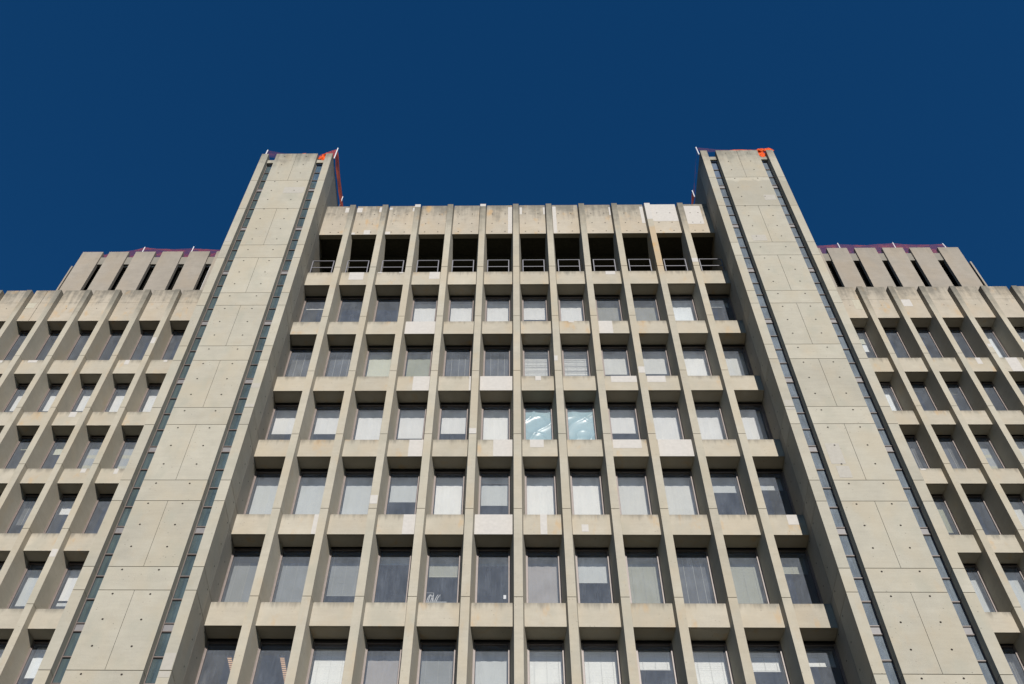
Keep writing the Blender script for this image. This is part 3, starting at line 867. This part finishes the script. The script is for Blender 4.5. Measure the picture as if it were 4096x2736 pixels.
# ------------------------------------------------------------------ rooftop penthouses
def penthouse(sign, label):
    if sign < 0:
        P = [(-25.13, -23.94), (-23.57, -22.41), (-22.01, -20.85), (-20.44, -19.23), (-18.82, -17.66), (-17.26, -16.07), (-15.7, -14.5)]
        x0, x1 = -25.13, -13.2
    else:
        P = [(14.8, 15.98), (16.38, 17.56), (17.95, 19.10), (19.52, 20.71), (21.09, 22.27), (22.64, 23.81), (24.24, 25.40)]
        x0, x1 = 13.4, 25.40
    t = root('rooftop_penthouse', label, 'building', ((x0 + x1) / 2, 32, 48), 'penthouses on the wing roofs')
    off = Vector((-(x0 + x1) / 2, -32, -48))
    B = lambda mb, n: mb.build(n, t, off)
    for a0, a1 in P:
        B(MB(M['pent']).box(a0, a1, 32., 32.22, 48., 58.2, M['pent']), 'slab_panel')
    for i in range(len(P) - 1):
        a0, a1 = P[i][1], P[i + 1][0]
        B(MB(M['pent2']).box(a0 + .002, a1 - .002, 32.10, 32.3, 56.92, 57.72, M['pent2']), 'lintel_panel')
        mb = MB(M['dark'])
        n = 7
        for q in range(n):
            xx = a0 + (a1 - a0) * (q + .5) / n
            mb.box(xx - .008, xx + .008, 32.45, 32.62, 48., 57.2, M['dark'])
        B(mb, 'louvre')
        if sign < 0 and 1 <= i <= 4:
            wd = (.0, .035, .045, .10, .14)[i]
            mb = MB(M['white']).box(a1 - wd, a1 - .002, 32.23, 32.30, 48., 56.86, M['white'])
            mb.box(a0 + .002, a1 - .002, 32.231, 32.299, 56.861, 56.915, M['white'])
            B(mb, 'white_trim')
    mb = MB(M['dark'])
    mb.box(x0 + .1, x1 - .1, 32.65, 38., 48., 57.0, M['dark'])
    mb.box(x0 + .1, x1 - .1, 32.31, 38., 57.01, 57.6, M['pent2'])
    if sign < 0: mb.box(x0, x0 + .099, 32.221, 38., 48., 58.19, M['roomdark'])
    else: mb.box(x1 - .099, x1, 32.221, 38., 48., 58.19, M['roomdark'])
    B(mb, 'core')
    # slab panels projecting from the outer side
    for q in range(3):
        y0 = 33. + q * 1.7
        mb = MB(M['pent'])
        if sign < 0: mb.box(-26.09, -26.00, y0, y0 + 1.15, 48., 58.3, M['pent']); mb.box(-25.999, -25.131, y0 + .8, y0 + 1.1, 48., 57.6, M['dark'])
        else: mb.box(26.32, 26.42, y0, y0 + 1.15, 48., 58.3, M['pent']); mb.box(25.401, 26.319, y0 + .8, y0 + 1.1, 48., 57.6, M['dark'])
        B(mb, 'side_slab')
penthouse(-1, 'pinkish concrete rooftop penthouse on the left wing with white-trimmed slots')
penthouse(1, 'pinkish concrete rooftop penthouse on the right wing with plain black slots')

# ------------------------------------------------------------------ netting on posts
def net(label, posts, lines, folds=(), mats=()):
    """posts: (foot, head).  lines: polylines of (x, y, z_bottom, z_top) the net hangs along.  folds: bunched heaps"""
    c = Vector(posts[0][0])
    r = root('safety_net', label, 'netting', c, 'orange debris nets on the roof edges')
    for f, h in posts:
        MB(M['white']).bar(f, h, .030, M['white'], 8).build('post', r, -c)
    for li, ln in enumerate(lines):
        NM = M[mats[li]] if li < len(mats) else M['net']
        mb = MB(NM)
        for p, q in zip(ln, ln[1:]):
            L_ = math.dist(p[:2], q[:2]); n = max(4, int(L_ / .12)); mz = 9
            def P(i, j):
                u = i / n; sag = 4 * u * (1 - u) * .16 * min(1, L_ / 3)
                x, y = p[0] + (q[0] - p[0]) * u, p[1] + (q[1] - p[1]) * u
                zt = p[3] + (q[3] - p[3]) * u - sag; zb = p[2] + (q[2] - p[2]) * u
                v = j / mz; z = zb + (zt - zb) * v
                w = .09 * noise.noise(Vector((x * 1.3, y * 1.3, z * 2.2))) * (1 - v * .6)
                dx, dy = (q[1] - p[1]) / L_, -(q[0] - p[0]) / L_
                return (x + dx * w, y + dy * w, z)
            for i in range(n):
                for j in range(mz):
                    mb.poly([P(i, j), P(i + 1, j), P(i + 1, j + 1), P(i, j + 1)], NM)
        mb.build('net', r, -c)
    for (cx, cy, cz, sx_, sy_, sz_) in folds:
        bm = bmesh.new(); bmesh.ops.create_icosphere(bm, subdivisions=4, radius=1.)
        for v in bm.verts:
            d = v.co.copy()
            k = 1 + .45 * noise.noise(d * 1.7 + Vector((cx, cy, cz))) + .28 * noise.noise(d * 4.3 + Vector((cx, cy, 3))) + .15 * abs(noise.noise(d * 9.))
            v.co = Vector((d.x * sx_, d.y * sy_, d.z * sz_)) * k + Vector((cx, cy, cz))
        me = bpy.data.meshes.new('bunched_net'); bm.to_mesh(me); bm.free(); me.materials.append(M['netfold'])
        link('bunched_net', me, r, -c)

net('orange debris net on white posts around the top of the left stair tower',
    [((-8.78, 23.28, 51.9), (-8.74, 23.28, 53.12)), ((-8.78, 25.96, 51.9), (-8.74, 25.96, 53.1)), ((-12.27, 23.3, 51.9), (-12.24, 23.3, 53.0))],
    [[(-12.25, 23.32, 52.3, 53.0), (-9.6, 23.4, 52.1, 52.6)], [(-9.6, 23.4, 51.9, 52.6), (-8.75, 23.30, 51.88, 53.1)], [(-8.75, 23.30, 51.88, 53.1), (-8.75, 25.96, 51.88, 53.08), (-8.75, 29.5, 51.88, 53.0)]],
    [(-9.30, 23.20, 51.72, .17, .10, .24), (-9.08, 23.16, 52.02, .24, .09, .12), (-10.25, 23.06, 51.92, .15, .06, .06)], ['netthin', 'net', 'netdense'])
net('orange debris net on a leaning post around the top of the right stair tower',
    [((9.02, 23.22, 51.9), (8.98, 23.22, 52.75)), ((9.0, 25.5, 51.9), (8.98, 25.5, 52.6))],
    [[(9.0, 23.2, 52.3, 52.7), (12.4, 23.4, 52.2, 52.9)], [(9.0, 23.25, 52.35, 52.7), (9.0, 25.5, 52.1, 52.5)], [(8.98, 25.5, 51.88, 52.6), (8.98, 29.5, 51.88, 52.8)]],
    [(11.0, 23.06, 51.90, .58, .07, .09), (11.98, 23.20, 51.72, .20, .10, .30), (12.02, 23.10, 52.05, .20, .08, .12), (12.36, 23.06, 51.98, .20, .07, .17)], ['netthin', 'netthin', 'netdense'])
net('orange debris net peaked on a white post above the left penthouse',
    [((-21.84, 32.3, 57.9), (-21.84, 32.3, 59.27)), ((-18.92, 32.3, 57.9), (-18.92, 32.3, 59.29)), ((-15.4, 32.3, 57.9), (-15.4, 32.3, 59.2))],
    [[(-24.7, 32.3, 57.7, 58.35), (-23.0, 32.3, 57.7, 58.75), (-21.84, 32.3, 57.7, 59.24), (-18.92, 32.3, 57.7, 59.12), (-15.4, 32.3, 57.7, 58.95)]], (), ['netpent'])
net('orange debris net on three white posts above the right penthouse',
    [((18.91, 32.3, 57.9), (18.88, 32.3, 59.27)), ((22.07, 32.3, 57.9), (22.07, 32.3, 59.3)), ((25.02, 32.3, 57.9), (24.9, 32.3, 59.17))],
    [[(15.6, 32.3, 57.7, 59.1), (18.9, 32.3, 57.7, 59.18), (22.07, 32.3, 57.7, 59.28), (24.92, 32.3, 57.7, 59.15), (25.2, 32.3, 57.7, 58.6)]], (), ['netpent'])
